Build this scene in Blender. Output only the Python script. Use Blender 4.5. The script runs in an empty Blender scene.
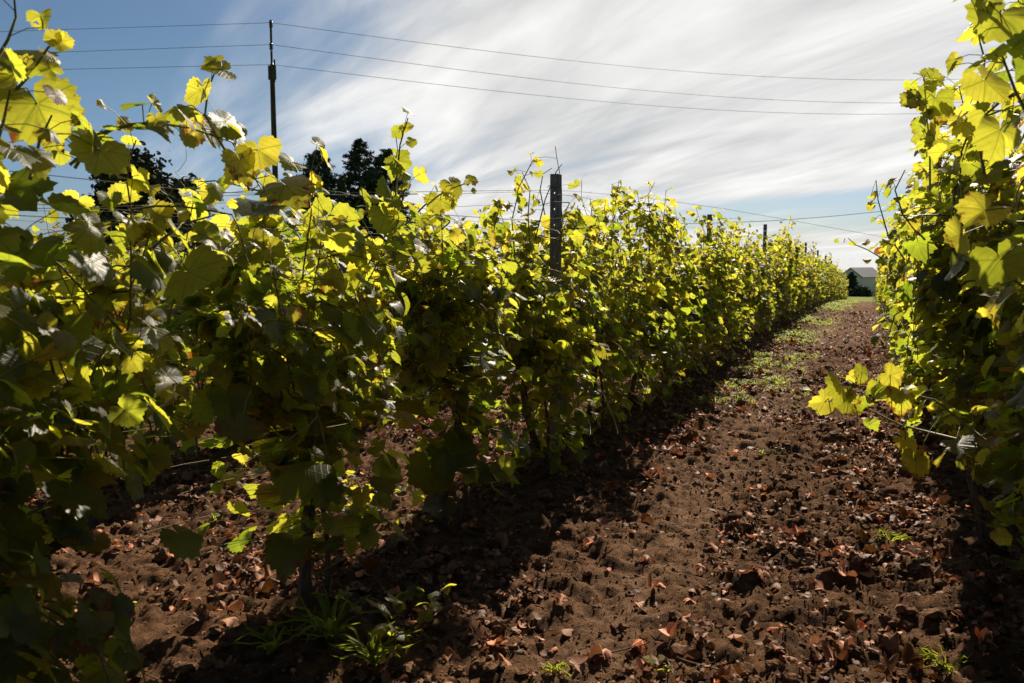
import bpy, math, random
import numpy as np
from mathutils import Vector, Matrix
R = math.radians
S = bpy.context.scene
COL = S.collection
# ------------------------------------------------------------------ camera
F = 800.0; PITCH = R(5.93); YAW = R(24.3); EYE = 1.5
cam = bpy.data.objects.new('camera', bpy.data.cameras.new('camera'))
COL.objects.link(cam); S.camera = cam
cam.location = (0, 0, EYE); cam.rotation_euler = (R(90) - PITCH, 0, YAW)
cam.data.lens = F / 1024 * 36; cam.data.sensor_width = 36
cam.data.clip_start = .05; cam.data.clip_end = 6000
cam.data.dof.use_dof = True; cam.data.dof.focus_distance = 4.6; cam.data.dof.aperture_fstop = 5.6
# ------------------------------------------------------------------ world and sun
SUN_EL = R(35); SUN_AZ = R(-6)            # azimuth measured from +Y towards +X
w = bpy.data.worlds.new('World'); S.world = w; w.use_nodes = True
nt = w.node_tree; nt.nodes.clear()
class NB:
    """tiny helper that writes math nodes"""
    def __init__(s, nt): s.nt = nt
    def n(s, t, **k):
        x = s.nt.nodes.new(t)
        for a, b in k.items(): setattr(x, a, b)
        return x
    def put(s, sock, v):
        if isinstance(v, bpy.types.NodeSocket): s.nt.links.new(v, sock)
        else: sock.default_value = v
    def m(s, op, a, b=0.0, c=None, clamp=False):
        x = s.n('ShaderNodeMath', operation=op, use_clamp=clamp)
        s.put(x.inputs[0], a); s.put(x.inputs[1], b)
        if c is not None: s.put(x.inputs[2], c)
        return x.outputs[0]
    def mix(s, f, a, b, blend='MIX'):
        x = s.n('ShaderNodeMix', data_type='RGBA', blend_type=blend)
        s.put(x.inputs[0], f); s.put(x.inputs[6], a); s.put(x.inputs[7], b)
        return x.outputs[2]
    def noise(s, vec, scale, detail=4, rough=.55, dist=0.0, col=False):
        x = s.n('ShaderNodeTexNoise')
        if vec is not None: s.nt.links.new(vec, x.inputs['Vector'])
        x.inputs['Scale'].default_value = scale; x.inputs['Detail'].default_value = detail
        x.inputs['Roughness'].default_value = rough; x.inputs['Distortion'].default_value = dist
        return x.outputs['Color' if col else 'Fac']
    def ss(s, v, lo, hi):
        x = s.n('ShaderNodeMapRange', interpolation_type='SMOOTHSTEP')
        s.put(x.inputs[0], v); x.inputs[1].default_value = lo; x.inputs[2].default_value = hi
        return x.outputs[0]
    def xyz(s, x, y, z):
        c = s.n('ShaderNodeCombineXYZ'); s.put(c.inputs[0], x); s.put(c.inputs[1], y); s.put(c.inputs[2], z)
        return c.outputs[0]
W = NB(nt)
out = W.n('ShaderNodeOutputWorld'); bg = W.n('ShaderNodeBackground')
sky = W.n('ShaderNodeTexSky', sky_type='NISHITA', sun_disc=False)
sky.sun_elevation = SUN_EL; sky.sun_rotation = SUN_AZ
sky.air_density = 1.0; sky.dust_density = .6; sky.ozone_density = 1.5
tc = W.n('ShaderNodeTexCoord'); sp = W.n('ShaderNodeSeparateXYZ'); nt.links.new(tc.outputs['Generated'], sp.inputs[0])
dx, dy, dz = sp.outputs
zz = W.m('ADD', W.m('MAXIMUM', dz, 0.0), .12)
# cloud layer seen from below; streaks run along a fixed compass direction
px_ = W.m('DIVIDE', dx, zz); py_ = W.m('DIVIDE', dy, zz)
def streak(ang, su, sv, off, scale, detail, rough, dist):
    a = R(ang)
    u = W.m('ADD', W.m('MULTIPLY', px_, math.cos(a)), W.m('MULTIPLY', py_, math.sin(a)))
    v = W.m('SUBTRACT', W.m('MULTIPLY', py_, math.cos(a)), W.m('MULTIPLY', px_, math.sin(a)))
    return W.noise(W.xyz(W.m('MULTIPLY', u, su), W.m('MULTIPLY', v, sv), off), scale, detail, rough, dist)
big = streak(150, .42, 1.0, 3.3, .6, 4, .5, 1.2)
fine = streak(146, .32, 1.0, 1.7, 1.1, 9, .52, 2.2)
wisp = streak(136, .22, 1.0, 5.1, 3.2, 8, .55, 1.8)
cl = W.m('ADD', W.m('ADD', W.m('MULTIPLY', big, .55), W.m('MULTIPLY', fine, .35)), W.m('MULTIPLY', wisp, .10))
az = W.m('ARCTAN2', dx, dy)
veil = W.m('MULTIPLY', W.ss(az, R(-58), R(-22)), W.m('SUBTRACT', 1.0, W.m('MULTIPLY', W.ss(az, R(10), R(40)), .8)))
cl = W.m('ADD', cl, W.m('MULTIPLY', W.m('SUBTRACT', veil, .5), .26))
band = W.m('MULTIPLY', W.ss(dz, .015, .05), W.m('SUBTRACT', 1.0, W.ss(dz, .055, .10)))
band = W.m('MULTIPLY', band, W.ss(az, R(-26), R(-8)))
cl = W.m('SUBTRACT', cl, W.m('MULTIPLY', band, .20))
tv = W.n('ShaderNodeVectorMath', operation='DOT_PRODUCT'); nt.links.new(tc.outputs['Generated'], tv.inputs[0]); tv.inputs[1].default_value = (-.228, .936, .228 + .04)
cl = W.m('ADD', cl, W.m('MULTIPLY', W.ss(tv.outputs['Value'], .93, .995), .09))
back = W.m('MULTIPLY', W.ss(dy, -.1, .45), W.m('SUBTRACT', 1.0, W.ss(dz, .42, .62)))  # clouds kept off the unseen rear and overhead sky to cut fill light
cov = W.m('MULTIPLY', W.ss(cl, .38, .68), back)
skyc = W.mix(1.0, sky.outputs[0], W.mix(W.ss(dz, .02, .22), (.48, .60, .84, 1), (.52, .63, .72, 1)), 'MULTIPLY')
bright = W.m('ADD', -.2, W.m('MULTIPLY', W.m('ADD', W.m('ADD', fine, W.m('MULTIPLY', wisp, .5)), W.m('MULTIPLY', big, .7)), 9.0))
cloudc = W.mix(1.0, (1.0, .985, .96, 1), W.xyz(bright, bright, bright), 'MULTIPLY')
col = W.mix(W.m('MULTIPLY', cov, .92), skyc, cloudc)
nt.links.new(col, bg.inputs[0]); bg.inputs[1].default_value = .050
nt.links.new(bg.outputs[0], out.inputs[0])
sl = bpy.data.lights.new('sun', 'SUN'); sl.energy = 5.0; sl.angle = R(.53); sl.color = (1, .88, .70)
so = bpy.data.objects.new('sun', sl); COL.objects.link(so)
sd = Vector((math.sin(SUN_AZ) * math.cos(SUN_EL), math.cos(SUN_AZ) * math.cos(SUN_EL), math.sin(SUN_EL)))
so.rotation_euler = sd.to_track_quat('Z', 'Y').to_euler(); so.location = (0, 0, 20)
S.cycles.diffuse_bounces = 2; S.cycles.max_bounces = 6
S.view_settings.view_transform = 'Standard'; S.view_settings.look = 'None'
S.view_settings.exposure = 0.8; S.view_settings.gamma = 1
# ------------------------------------------------------------------ helpers
fw = Vector((-math.sin(YAW) * math.cos(PITCH), math.cos(YAW) * math.cos(PITCH), -math.sin(PITCH)))
rt = Vector((math.cos(YAW), math.sin(YAW), 0)); up = rt.cross(fw)
def P(px, py, d):                                   # a surveyed point: image position and distance
    return Vector((0, 0, EYE)) + fw * d + rt * ((px - 512) / F * d) + up * ((341.5 - py) / F * d)
def z_seen(x, y, py):                               # height at which a vertical line over (x, y) meets image row py
    D = -x * math.sin(YAW) + y * math.cos(YAW); k = (341.5 - py) / F
    return EYE + D * (k * math.cos(PITCH) - math.sin(PITCH)) / (math.cos(PITCH) + k * math.sin(PITCH))
def base_z(y):
    y = np.asarray(y, float)
    q = np.clip(y - 14, 0, 48)
    return -.00078 * q * q - .0405 * np.maximum(y - 62, 0)
def tag(o, label=None, cat=None, group=None, kind=None):
    for k, v_ in (('label', label), ('category', cat), ('group', group), ('kind', kind)):
        if v_: o[k] = v_
    return o
def empty(name, loc, rz=0):
    o = bpy.data.objects.new(name, None); COL.objects.link(o); o.location = loc; o.rotation_euler = (0, 0, rz)
    o.empty_display_size = .1
    return o
def copy_tree(o, parent=None):
    c = o.copy(); COL.objects.link(c)
    if parent: c.parent = parent
    for ch in list(o.children): copy_tree(ch, c)
    return c
class MB:
    """collects vertices and faces in numpy chunks, links them as one mesh"""
    def __init__(s): s.v = []; s.f = []; s.n = 0; s.mi = []; s.uv = []; s.col = []
    def add(s, v, faces, mi=0, uv=None, col=None):
        v = np.asarray(v, float).reshape(-1, 3); k = len(v)
        s.v.append(v)
        for fa in faces:                            # fa: (n,k) int array
            fa = np.asarray(fa, int); s.f.append(fa + s.n); s.mi.append(np.full(len(fa), mi))
        s.uv.append(np.zeros((k, 2)) if uv is None else np.asarray(uv, float).reshape(-1, 2))
        s.col.append(np.full((k, 3), .5) if col is None else np.asarray(col, float).reshape(-1, 3))
        s.n += k
        return s
    def box(s, c, d, rz=0, mi=0):
        x, y, z = d[0] / 2, d[1] / 2, d[2] / 2
        v = np.array([(-x,-y,-z),(x,-y,-z),(x,y,-z),(-x,y,-z),(-x,-y,z),(x,-y,z),(x,y,z),(-x,y,z)])
        cs, sn = math.cos(rz), math.sin(rz)
        v = np.stack([v[:,0]*cs - v[:,1]*sn, v[:,0]*sn + v[:,1]*cs, v[:,2]], 1) + np.array(c)
        return s.add(v, [[(0,3,2,1),(4,5,6,7),(0,1,5,4),(1,2,6,5),(2,3,7,6),(3,0,4,7)]], mi)
    def tube(s, pts, r, n=5, mi=0, caps=True):
        pts = np.array([tuple(p) for p in pts], float); m = len(pts)
        r = np.broadcast_to(np.asarray(r, float), (m,))
        t = np.gradient(pts, axis=0); t /= np.maximum(np.linalg.norm(t, axis=1, keepdims=True), 1e-9)
        ref = np.array([0, 0, 1.0]) if abs(t[:, 2]).mean() < .8 else np.array([1.0, 0, 0])
        a_ = np.cross(t, ref); a_ /= np.maximum(np.linalg.norm(a_, axis=1, keepdims=True), 1e-9); b_ = np.cross(t, a_)
        th = np.arange(n) / n * 2 * math.pi
        v = pts[:, None] + (a_[:, None] * np.cos(th)[None, :, None] + b_[:, None] * np.sin(th)[None, :, None]) * r[:, None, None]
        i = np.arange(m - 1)[:, None] * n; j = np.arange(n)[None]; j2 = (j + 1) % n
        f = np.stack([i + j, i + j2, i + n + j2, i + n + j], -1).reshape(-1, 4)
        fs = [f]
        if caps and n > 3: fs += [np.arange(n)[None, :], (m - 1) * n + np.arange(n)[None, ::-1]]
        return s.add(v.reshape(-1, 3), fs, mi)
    def mesh(s, name, mats, smooth=True):
        V = np.concatenate(s.v) if s.v else np.zeros((0, 3))
        me = bpy.data.meshes.new(name)
        sizes = np.concatenate([np.full(len(f), f.shape[1]) for f in s.f])
        loops = np.concatenate([f.reshape(-1) for f in s.f])
        me.vertices.add(len(V)); me.vertices.foreach_set('co', V.reshape(-1))
        me.loops.add(len(loops)); me.loops.foreach_set('vertex_index', loops)
        me.polygons.add(len(sizes)); me.polygons.foreach_set('loop_start', np.concatenate([[0], np.cumsum(sizes)[:-1]]))
        me.polygons.foreach_set('loop_total', sizes)
        me.polygons.foreach_set('material_index', np.concatenate(s.mi))
        me.polygons.foreach_set('use_smooth', np.full(len(sizes), smooth))
        uv = me.uv_layers.new(name='UVMap'); UV = np.concatenate(s.uv)
        uv.data.foreach_set('uv', UV[loops].reshape(-1))
        ca = me.color_attributes.new('tint', 'FLOAT_COLOR', 'POINT'); C = np.concatenate(s.col)
        ca.data.foreach_set('color', np.concatenate([C, np.ones((len(C), 1))], 1).reshape(-1))
        for m_ in (mats if isinstance(mats, (list, tuple)) else [mats]): me.materials.append(m_)
        me.update(calc_edges=True)
        return me
    def build(s, name, mats, parent=None, smooth=True):
        o = bpy.data.objects.new(name, s.mesh(name, mats, smooth)); COL.objects.link(o)
        if parent: o.parent = parent
        return o
# numpy value noise
def _h(ix, iy, sd_):
    n = (ix * 374761393 + iy * 668265263 + sd_ * 1442695041) & 0xffffffff
    n = ((n ^ (n >> 13)) * 1274126177) & 0xffffffff
    return ((n ^ (n >> 16)) & 0xffff) / 65535.0
def vn(x, y, sd_=0):
    ix = np.floor(x).astype(np.int64); iy = np.floor(y).astype(np.int64); fx = x - ix; fy = y - iy
    fx = fx * fx * (3 - 2 * fx); fy = fy * fy * (3 - 2 * fy)
    return (_h(ix, iy, sd_) * (1 - fx) + _h(ix + 1, iy, sd_) * fx) * (1 - fy) + (_h(ix, iy + 1, sd_) * (1 - fx) + _h(ix + 1, iy + 1, sd_) * fx) * fy
ROWX = [-2.05, -4.4, -6.8, -9.2, -11.6]; RX = .57; END = 62
def ground_z(x, y):
    x = np.asarray(x, float); y = np.asarray(y, float)
    near = np.clip(1 - (np.hypot(x, y) - 40) / 60, 0, 1)
    z = base_z(y)
    track = np.exp(-((x + .93 + .06 * np.sin(y * .9)) / .27) ** 2)
    rough = (1 - .38 * track) * near
    wx = x + .06 * vn(x * 7, y * 7, 9); wy = y + .06 * vn(x * 7, y * 7, 8)
    z = z + near * .05 * (vn(x * 1.3, y * .9, 1) - .5) - .025 * track * near
    z = z + rough * (  .07 * np.abs(vn(wx * 4.3, wy * 4.3, 2) - .5) + .070 * (vn(wx * 9, wy * 9, 3) - .5) * vn(x * 1.7, y * 1.7, 7) * 1.6
                     +   .040 * (np.abs(vn(wx * 21, wy * 21, 4) - .5) * -2 + .5) + .026 * (vn(wx * 45, wy * 45, 5) - .5))
    z = z + near * .004 * (vn(x * 40, y * 40, 6) - .5)
    for rx in ROWX + [RX, 2.9]: z = z + near * .05 * np.exp(-((x - rx) / .3) ** 2)
    return z
def gz(x, y): return float(ground_z(np.array([x]), np.array([y]))[0])
# ------------------------------------------------------------------ materials
def mat(name):
    m_ = bpy.data.materials.new(name); m_.use_nodes = True
    N = NB(m_.node_tree); b = m_.node_tree.nodes['Principled BSDF']
    return m_, N, b
def simple(name, c1, c2, scale=20, rough=.8, bump=.3, dist=.01, metal=0, spec=.3, stretch=(1, 1, 1)):
    m_, N, b = mat(name)
    t = N.n('ShaderNodeTexCoord'); mp = N.n('ShaderNodeMapping'); mp.inputs['Scale'].default_value = stretch
    m_.node_tree.links.new(t.outputs['Object'], mp.inputs[0])
    f = N.noise(mp.outputs[0], scale, 6, .65)
    N.put(b.inputs['Base Color'], N.mix(N.ss(f, .3, .7), (*c1, 1), (*c2, 1)))
    b.inputs['Roughness'].default_value = rough; b.inputs['Metallic'].default_value = metal
    b.inputs['Specular IOR Level'].default_value = spec
    bp = N.n('ShaderNodeBump'); bp.inputs['Strength'].default_value = bump; bp.inputs['Distance'].default_value = dist
    N.put(bp.inputs['Height'], f); N.put(b.inputs['Normal'], bp.outputs[0])
    return m_
def leaf_mat(name, green, tgreen, tyellow, trans=.5, dry=False, spec=.42):
    m_, N, b = mat(name); nt_ = m_.node_tree
    at = N.n('ShaderNodeAttribute', attribute_name='tint'); s_ = N.n('ShaderNodeSeparateColor'); nt_.links.new(at.outputs['Color'], s_.inputs[0])
    hue, val, brown = s_.outputs
    uvn = N.n('ShaderNodeUVMap'); su = N.n('ShaderNodeSeparateXYZ'); nt_.links.new(uvn.outputs[0], su.inputs[0])
    U = N.m('ABSOLUTE', su.outputs[0]); V = su.outputs[1]
    vein = None
    for ang in (0, 47, 100):
        c_, s2 = math.cos(R(ang)), math.sin(R(ang))
        d = N.m('ABSOLUTE', N.m('SUBTRACT', N.m('MULTIPLY', U, c_), N.m('MULTIPLY', V, s2)))
        al = N.m('ADD', N.m('MULTIPLY', U, s2), N.m('MULTIPLY', V, c_))
        k = N.m('MULTIPLY', N.m('SUBTRACT', 1.0, N.ss(d, .008, .035)), N.ss(al, .0, .05))
        vein = k if vein is None else N.m('MAXIMUM', vein, k)
    # side veins
    sv = N.m('FRACT', N.m('MULTIPLY', N.m('SUBTRACT', V, N.m('MULTIPLY', U, .75)), 4.5))
    side = N.m('MULTIPLY', N.m('SUBTRACT', 1.0, N.ss(N.m('ABSOLUTE', N.m('SUBTRACT', sv, .5)), .03, .12)), .5)
    vein2 = N.m('MAXIMUM', vein, side)
    tco = N.n('ShaderNodeTexCoord')
    nz = N.noise(tco.outputs['Object'], 34, 4, .6)
    rr = N.m('SQRT', N.m('ADD', N.m('MULTIPLY', U, U), N.m('MULTIPLY', V, V)))
    bm = N.ss(N.m('ADD', N.m('ADD', N.m('MULTIPLY', rr, .35), N.m('MULTIPLY', nz, .9)), N.m('MULTIPLY', brown, .75)), 1.08, 1.22)
    g2 = tuple(min(1, c * 1.7) for c in green)
    base = N.mix(hue, (*green, 1), (g2[0] * 1.8, g2[1] * 1.05, g2[2] * .6, 1))
    base = N.mix(1.0, base, N.xyz(*[N.m('ADD', .55, val)] * 3), 'MULTIPLY')
    base = N.mix(N.m('MULTIPLY', vein2, .35), base, (.16, .20, .05, 1))
    tr = N.mix(hue, (*tgreen, 1), (*tyellow, 1))
    tr = N.mix(1.0, tr, N.xyz(*[N.m('ADD', .6, N.m('MULTIPLY', val, .8))] * 3), 'MULTIPLY')
    mot = N.noise(tco.outputs['Object'], 16, 5, .7)
    tr = N.mix(1.0, tr, N.xyz(*[N.m('ADD', .65, N.m('MULTIPLY', mot, 1.1))] * 3), 'MULTIPLY')
    tr = N.mix(N.m('MULTIPLY', vein2, .55), tr, (.20, .30, .02, 1))
    base = N.mix(bm, base, (.13, .05, .018, 1)); tr = N.mix(bm, tr, (.30, .10, .015, 1))
    if dry:
        base = N.mix(1.0, base, (1, 1, 1, 1), 'MULTIPLY')
    N.put(b.inputs['Base Color'], base); b.inputs['Roughness'].default_value = .62 if dry else .47
    b.inputs['Specular IOR Level'].default_value = spec
    bp = N.n('ShaderNodeBump'); bp.inputs['Strength'].default_value = .5; bp.inputs['Distance'].default_value = .004
    N.put(bp.inputs['Height'], N.m('ADD', N.m('MULTIPLY', nz, .6), N.m('MULTIPLY', vein2, -.5))); N.put(b.inputs['Normal'], bp.outputs[0])
    tl = N.n('ShaderNodeBsdfTranslucent'); N.put(tl.inputs[0], tr)
    mx = N.n('ShaderNodeMixShader'); mx.inputs[0].default_value = trans
    nt_.links.new(b.outputs[0], mx.inputs[1]); nt_.links.new(tl.outputs[0], mx.inputs[2])
    nt_.links.new(mx.outputs[0], nt_.nodes['Material Output'].inputs[0])
    return m_
M_LEAF = leaf_mat('vine leaf', (.012, .022, .007), (.30, .41, .022), (.98, .80, .07), .52)
M_DRY = leaf_mat('dry leaf', (.16, .072, .042), (.26, .10, .05), (.46, .14, .04), .10, dry=True, spec=.2)
M_GRASS = leaf_mat('grass blade', (.06, .10, .02), (.34, .42, .03), (.6, .55, .06), .5, spec=.12)
M_BARK = simple('vine bark', (.045, .030, .020), (.13, .09, .06), 60, .9, .8, .01, stretch=(1, 1, .15))
M_CANE = simple('cane', (.13, .075, .03), (.20, .13, .045), 40, .6, .2, .003)
M_GCANE = simple('green stem', (.12, .14, .03), (.20, .16, .04), 40, .55, .2, .003)
M_POST = simple('weathered post', (.09, .08, .078), (.24, .21, .19), 45, .75, .5, .004, stretch=(1, 1, .3))
M_WIRE = simple('galvanised wire', (.05, .05, .05), (.10, .10, .10), 30, .8, .1, .001, metal=.0)
M_POLE = simple('pole wood', (.035, .03, .027), (.08, .068, .06), 20, .85, .4, .01, stretch=(1, 1, .1))
M_CABLE = simple('cable', (.05, .055, .06), (.08, .08, .09), 5, .6, .1)
M_CERAMIC = simple('insulator glaze', (.06, .035, .03), (.09, .05, .04), 8, .25, .05)
M_NEEDLE = simple('conifer needles', (.02, .035, .02), (.055, .085, .04), 8, .8, .2)
M_TREE = simple('far tree leaves', (.025, .035, .012), (.07, .08, .025), 3, .8, .2)
M_TWIG = simple('twig bark', (.07, .05, .04), (.18, .13, .10), 50, .9, .4, .003)
M_WALL = simple('render wall', (.60, .56, .54), (.70, .66, .63), 2, .9, .1)
M_WHITE = simple('white wall', (.66, .64, .62), (.78, .76, .74), 2, .9, .1)
M_ROOF = simple('grey roof', (.16, .15, .18), (.24, .22, .25), 5, .6, .2)
M_GLASS = simple('dark pane', (.02, .022, .03), (.03, .03, .04), 2, .15, 0)
M_FRAME = simple('painted frame', (.5, .5, .5), (.6, .6, .6), 5, .5, 0)
M_GUTTER = simple('dark fascia', (.05, .05, .06), (.08, .08, .09), 5, .6, 0)
# soil and field
M_GROUND, N, b = mat('ground'); nt_ = M_GROUND.node_tree
t = N.n('ShaderNodeTexCoord'); o_ = t.outputs['Object']
sx = N.n('ShaderNodeSeparateXYZ'); nt_.links.new(o_, sx.inputs[0]); gx, gy = sx.outputs[0], sx.outputs[1]
n1 = N.noise(o_, 1.6, 5, .6); n2 = N.noise(o_, 14, 8, .7); n3 = N.noise(o_, 130, 6, .8); n4 = N.noise(o_, .35, 4, .6)
soil = N.mix(N.ss(n2, .32, .68), (.050, .024, .012, 1), (.25, .132, .070, 1))
soil = N.mix(N.m('MULTIPLY', N.ss(n3, .52, .72), .55), soil, (.48, .30, .18, 1))
soil = N.mix(N.m('MULTIPLY', N.ss(n1, .5, .75), .35), soil, (.20, .105, .058, 1))
trk = N.m('SUBTRACT', 1.0, N.ss(N.m('ABSOLUTE', N.m('ADD', gx, N.m('ADD', .93, N.m('MULTIPLY', N.m('SUBTRACT', n1, .5), .3)))), -.02, .34))
soil = N.mix(N.m('MULTIPLY', N.m('MULTIPLY', trk, N.ss(n2, .35, .65)), .6), soil, (.34, .20, .12, 1))
# vegetation film beside the row, further up the slope
dst = N.m('ABSOLUTE', N.m('SUBTRACT', gx, -1.35))
film = N.m('MULTIPLY', N.m('SUBTRACT', 1.0, N.ss(dst, .05, .55)), N.ss(gy, 6, 18))
film = N.m('MULTIPLY', film, N.ss(N.m('ADD', n2, N.m('MULTIPLY', n1, .6)), .68, .9))
soil = N.mix(N.m('MULTIPLY', film, .8), soil, (.10, .12, .03, 1))
fieldc = N.mix(n4, (.12, .17, .018, 1), (.20, .23, .03, 1))
fieldc = N.mix(N.m('MULTIPLY', n2, .5), fieldc, (.08, .12, .015, 1))
e = N.m('ADD', N.m('ADD', gy, N.m('MULTIPLY', n1, 1.6)), N.m('MULTIPLY', n2, .6))
far = N.ss(e, 63.2, 64.2)
left = N.m('SUBTRACT', 1.0, N.ss(gx, -16, -14.5)); right = N.ss(gx, 5, 6)
far = N.m('MAXIMUM', far, N.m('MAXIMUM', left, right))
N.put(b.inputs['Base Color'], N.mix(far, soil, fieldc)); b.inputs['Roughness'].default_value = .95; b.inputs['Specular IOR Level'].default_value = .05
bp = N.n('ShaderNodeBump'); bp.inputs['Strength'].default_value = 1.0; bp.inputs['Distance'].default_value = .045
N.put(bp.inputs['Height'], N.m('ADD', N.m('MULTIPLY', n2, .8), N.m('MULTIPLY', n3, .5))); N.put(b.inputs['Normal'], bp.outputs[0])
M_CLOD = simple('soil clod', (.050, .026, .013), (.24, .13, .072), 60, .95, .9, .006, spec=.05)
# ------------------------------------------------------------------ ground sheet
def grow(a_, first, k, lim):
    r_ = [a_]; st = first
    while abs(r_[-1]) < lim: st *= k; r_.append(r_[-1] + st)
    return r_
xs = np.concatenate([np.array(grow(-4.6, -.03, 1.16, 1500))[::-1], np.arange(-4.58, 1.5, .021), grow(1.51, .03, 1.2, 1500)])
ys = np.concatenate([np.array(grow(1.0, -.05, 1.35, 600))[::-1], np.arange(1.02, 7.5, .021), np.arange(7.5, 14, .045), np.arange(14, 30, .11), np.arange(30, 66, .35), grow(66.5, .5, 1.12, 3000)])
X, Y = np.meshgrid(xs, ys); Z = ground_z(X, Y)
nx, ny = len(xs), len(ys)
i = np.arange(ny - 1)[:, None] * nx + np.arange(nx - 1)[None]
g = MB().add(np.stack([X, Y, Z], -1).reshape(-1, 3), [np.stack([i, i + 1, i + nx + 1, i + nx], -1).reshape(-1, 4)])
go = g.build('ground', M_GROUND); tag(go, 'brown clodded vineyard soil running up to a green field', None, None, 'structure')

# ------------------------------------------------------------------ leaves
def outline(n):
    th = np.linspace(-math.pi, math.pi, n, endpoint=False) + math.pi / n
    aa = np.abs(np.degrees(th))
    r_ = np.interp(aa, [0, 24, 50, 76, 106, 140, 165, 180], [1.0, .84, .93, .77, .82, .70, .54, .16])
    return th, r_
def template(n, rings, serr=.06):
    th, r_ = outline(n)
    if n > 20: r_ = r_ * (1 + serr * np.where(np.arange(n) % 2, 1, -1))
    u_, v_ = np.sin(th) * r_, np.cos(th) * r_
    V = [np.zeros((1, 2))]; Fq = []; Ft = []
    k = np.arange(n - 1)                                    # the sinus at the stalk stays open
    for q in range(rings):
        s_ = (q + 1) / rings
        V.append(np.stack([u_ * s_, v_ * s_], 1))
        if q == 0: Ft = np.stack([np.zeros(n - 1, int), 1 + k, 2 + k], 1)
        else:
            a0 = 1 + (q - 1) * n; a1 = 1 + q * n
            Fq.append(np.stack([a0 + k, a1 + k, a1 + k + 1, a0 + k + 1], 1))
    return np.concatenate(V), ([Ft] + ([np.concatenate(Fq)] if Fq else []))
T_HI = template(40, 2); T_MID = template(16, 1); T_LO = template(8, 1)
def add_leaves(mb, T, pos, nrm, tip, size, tint, rng, curl=1.0, mi=0):
    """pos: stalk joint of every leaf; nrm: blade normal; tip: direction of its tip"""
    L = len(pos)
    if L == 0: return
    uv, faces = T; m = len(uv)
    nrm = nrm / np.linalg.norm(nrm, axis=1, keepdims=True)
    tip = tip - nrm * (tip * nrm).sum(1, keepdims=True); tip /= np.maximum(np.linalg.norm(tip, axis=1, keepdims=True), 1e-6)
    sid = np.cross(tip, nrm)
    u_, v_ = uv[:, 0][None], uv[:, 1][None]
    c1 = rng.normal(.20, .22, (L, 1)) * curl; c2 = rng.normal(-.18, .25, (L, 1)) * curl; c3 = rng.normal(0, .10, (L, 1)) * curl
    ph = rng.uniform(0, 6.3, (L, 1)); c4 = rng.uniform(.02, .07, (L, 1)) * curl
    th = np.arctan2(u_, v_); rr = np.hypot(u_, v_)
    zl = c1 * np.abs(u_) + c2 * v_ * v_ - .18 * curl * u_ * u_ + c3 * u_ * v_ + c4 * rr * np.sin(3 * th + ph) + .3 * c4 * rr * rr * np.sin(7 * th + ph * 2)
    sq = 1 + rng.normal(0, .08, (L, 1))
    # every blade has its own outline, some with a bite or a torn lobe
    p2 = rng.uniform(0, 6.3, (L, 1)); wv = 1 + .10 * np.sin(2 * th + p2) * rng.random((L, 1)) + .09 * np.sin(5 * th + p2 * 3) * rng.random((L, 1)) - .45 * (rng.random((L, 1)) < .12) * np.exp(-((th - (p2 - 3.15) * .6) / .22) ** 2)
    u_ = u_ * wv; v_ = v_ * wv
    loc = (u_ * sq)[..., None] * sid[:, None] + v_[..., None] * tip[:, None] * np.ones((L, 1, 1)) + zl[..., None] * nrm[:, None]
    V = pos[:, None] + loc * size[:, None, None]
    fs = [(f[None] + (np.arange(L) * m)[:, None, None]).reshape(-1, f.shape[1]) for f in faces]
    mb.add(V.reshape(-1, 3), fs, mi, np.tile(uv, (L, 1)), np.repeat(tint, m, 0))
def walk(rng, p, d, n, step, wob=.16, grav=0.0, lim=None):
    pts = [np.array(p, float)]; d = np.array(d, float); d /= np.linalg.norm(d)
    for _ in range(n):
        d = d + rng.normal(0, wob, 3) + np.array([0, 0, grav]); d /= np.linalg.norm(d)
        pts.append(pts[-1] + d * step)
    return np.array(pts)
def leaves_on(pts, rng, every, out, jit=.05, pet=.07):
    """stalk joints alternate along a shoot"""
    seg = np.linalg.norm(np.diff(pts, axis=0), axis=1); cum = np.concatenate([[0], np.cumsum(seg)])
    s_ = np.arange(every * rng.uniform(.3, 1), cum[-1], every)
    if len(s_) == 0: s_ = np.array([cum[-1]])
    base = np.stack([np.interp(s_, cum, pts[:, k]) for k in range(3)], 1)
    dr = rng.normal(0, .8, (len(s_), 3)) + out; dr[:, 2] += .25
    alt = np.where(np.arange(len(s_)) % 2, 1, -1)[:, None]; dr[:, 1:2] += alt * .6
    dr /= np.linalg.norm(dr, axis=1, keepdims=True)
    return base, base + dr * pet * rng.uniform(.6, 1.5, (len(s_), 1)), s_ / cum[-1]
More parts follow.
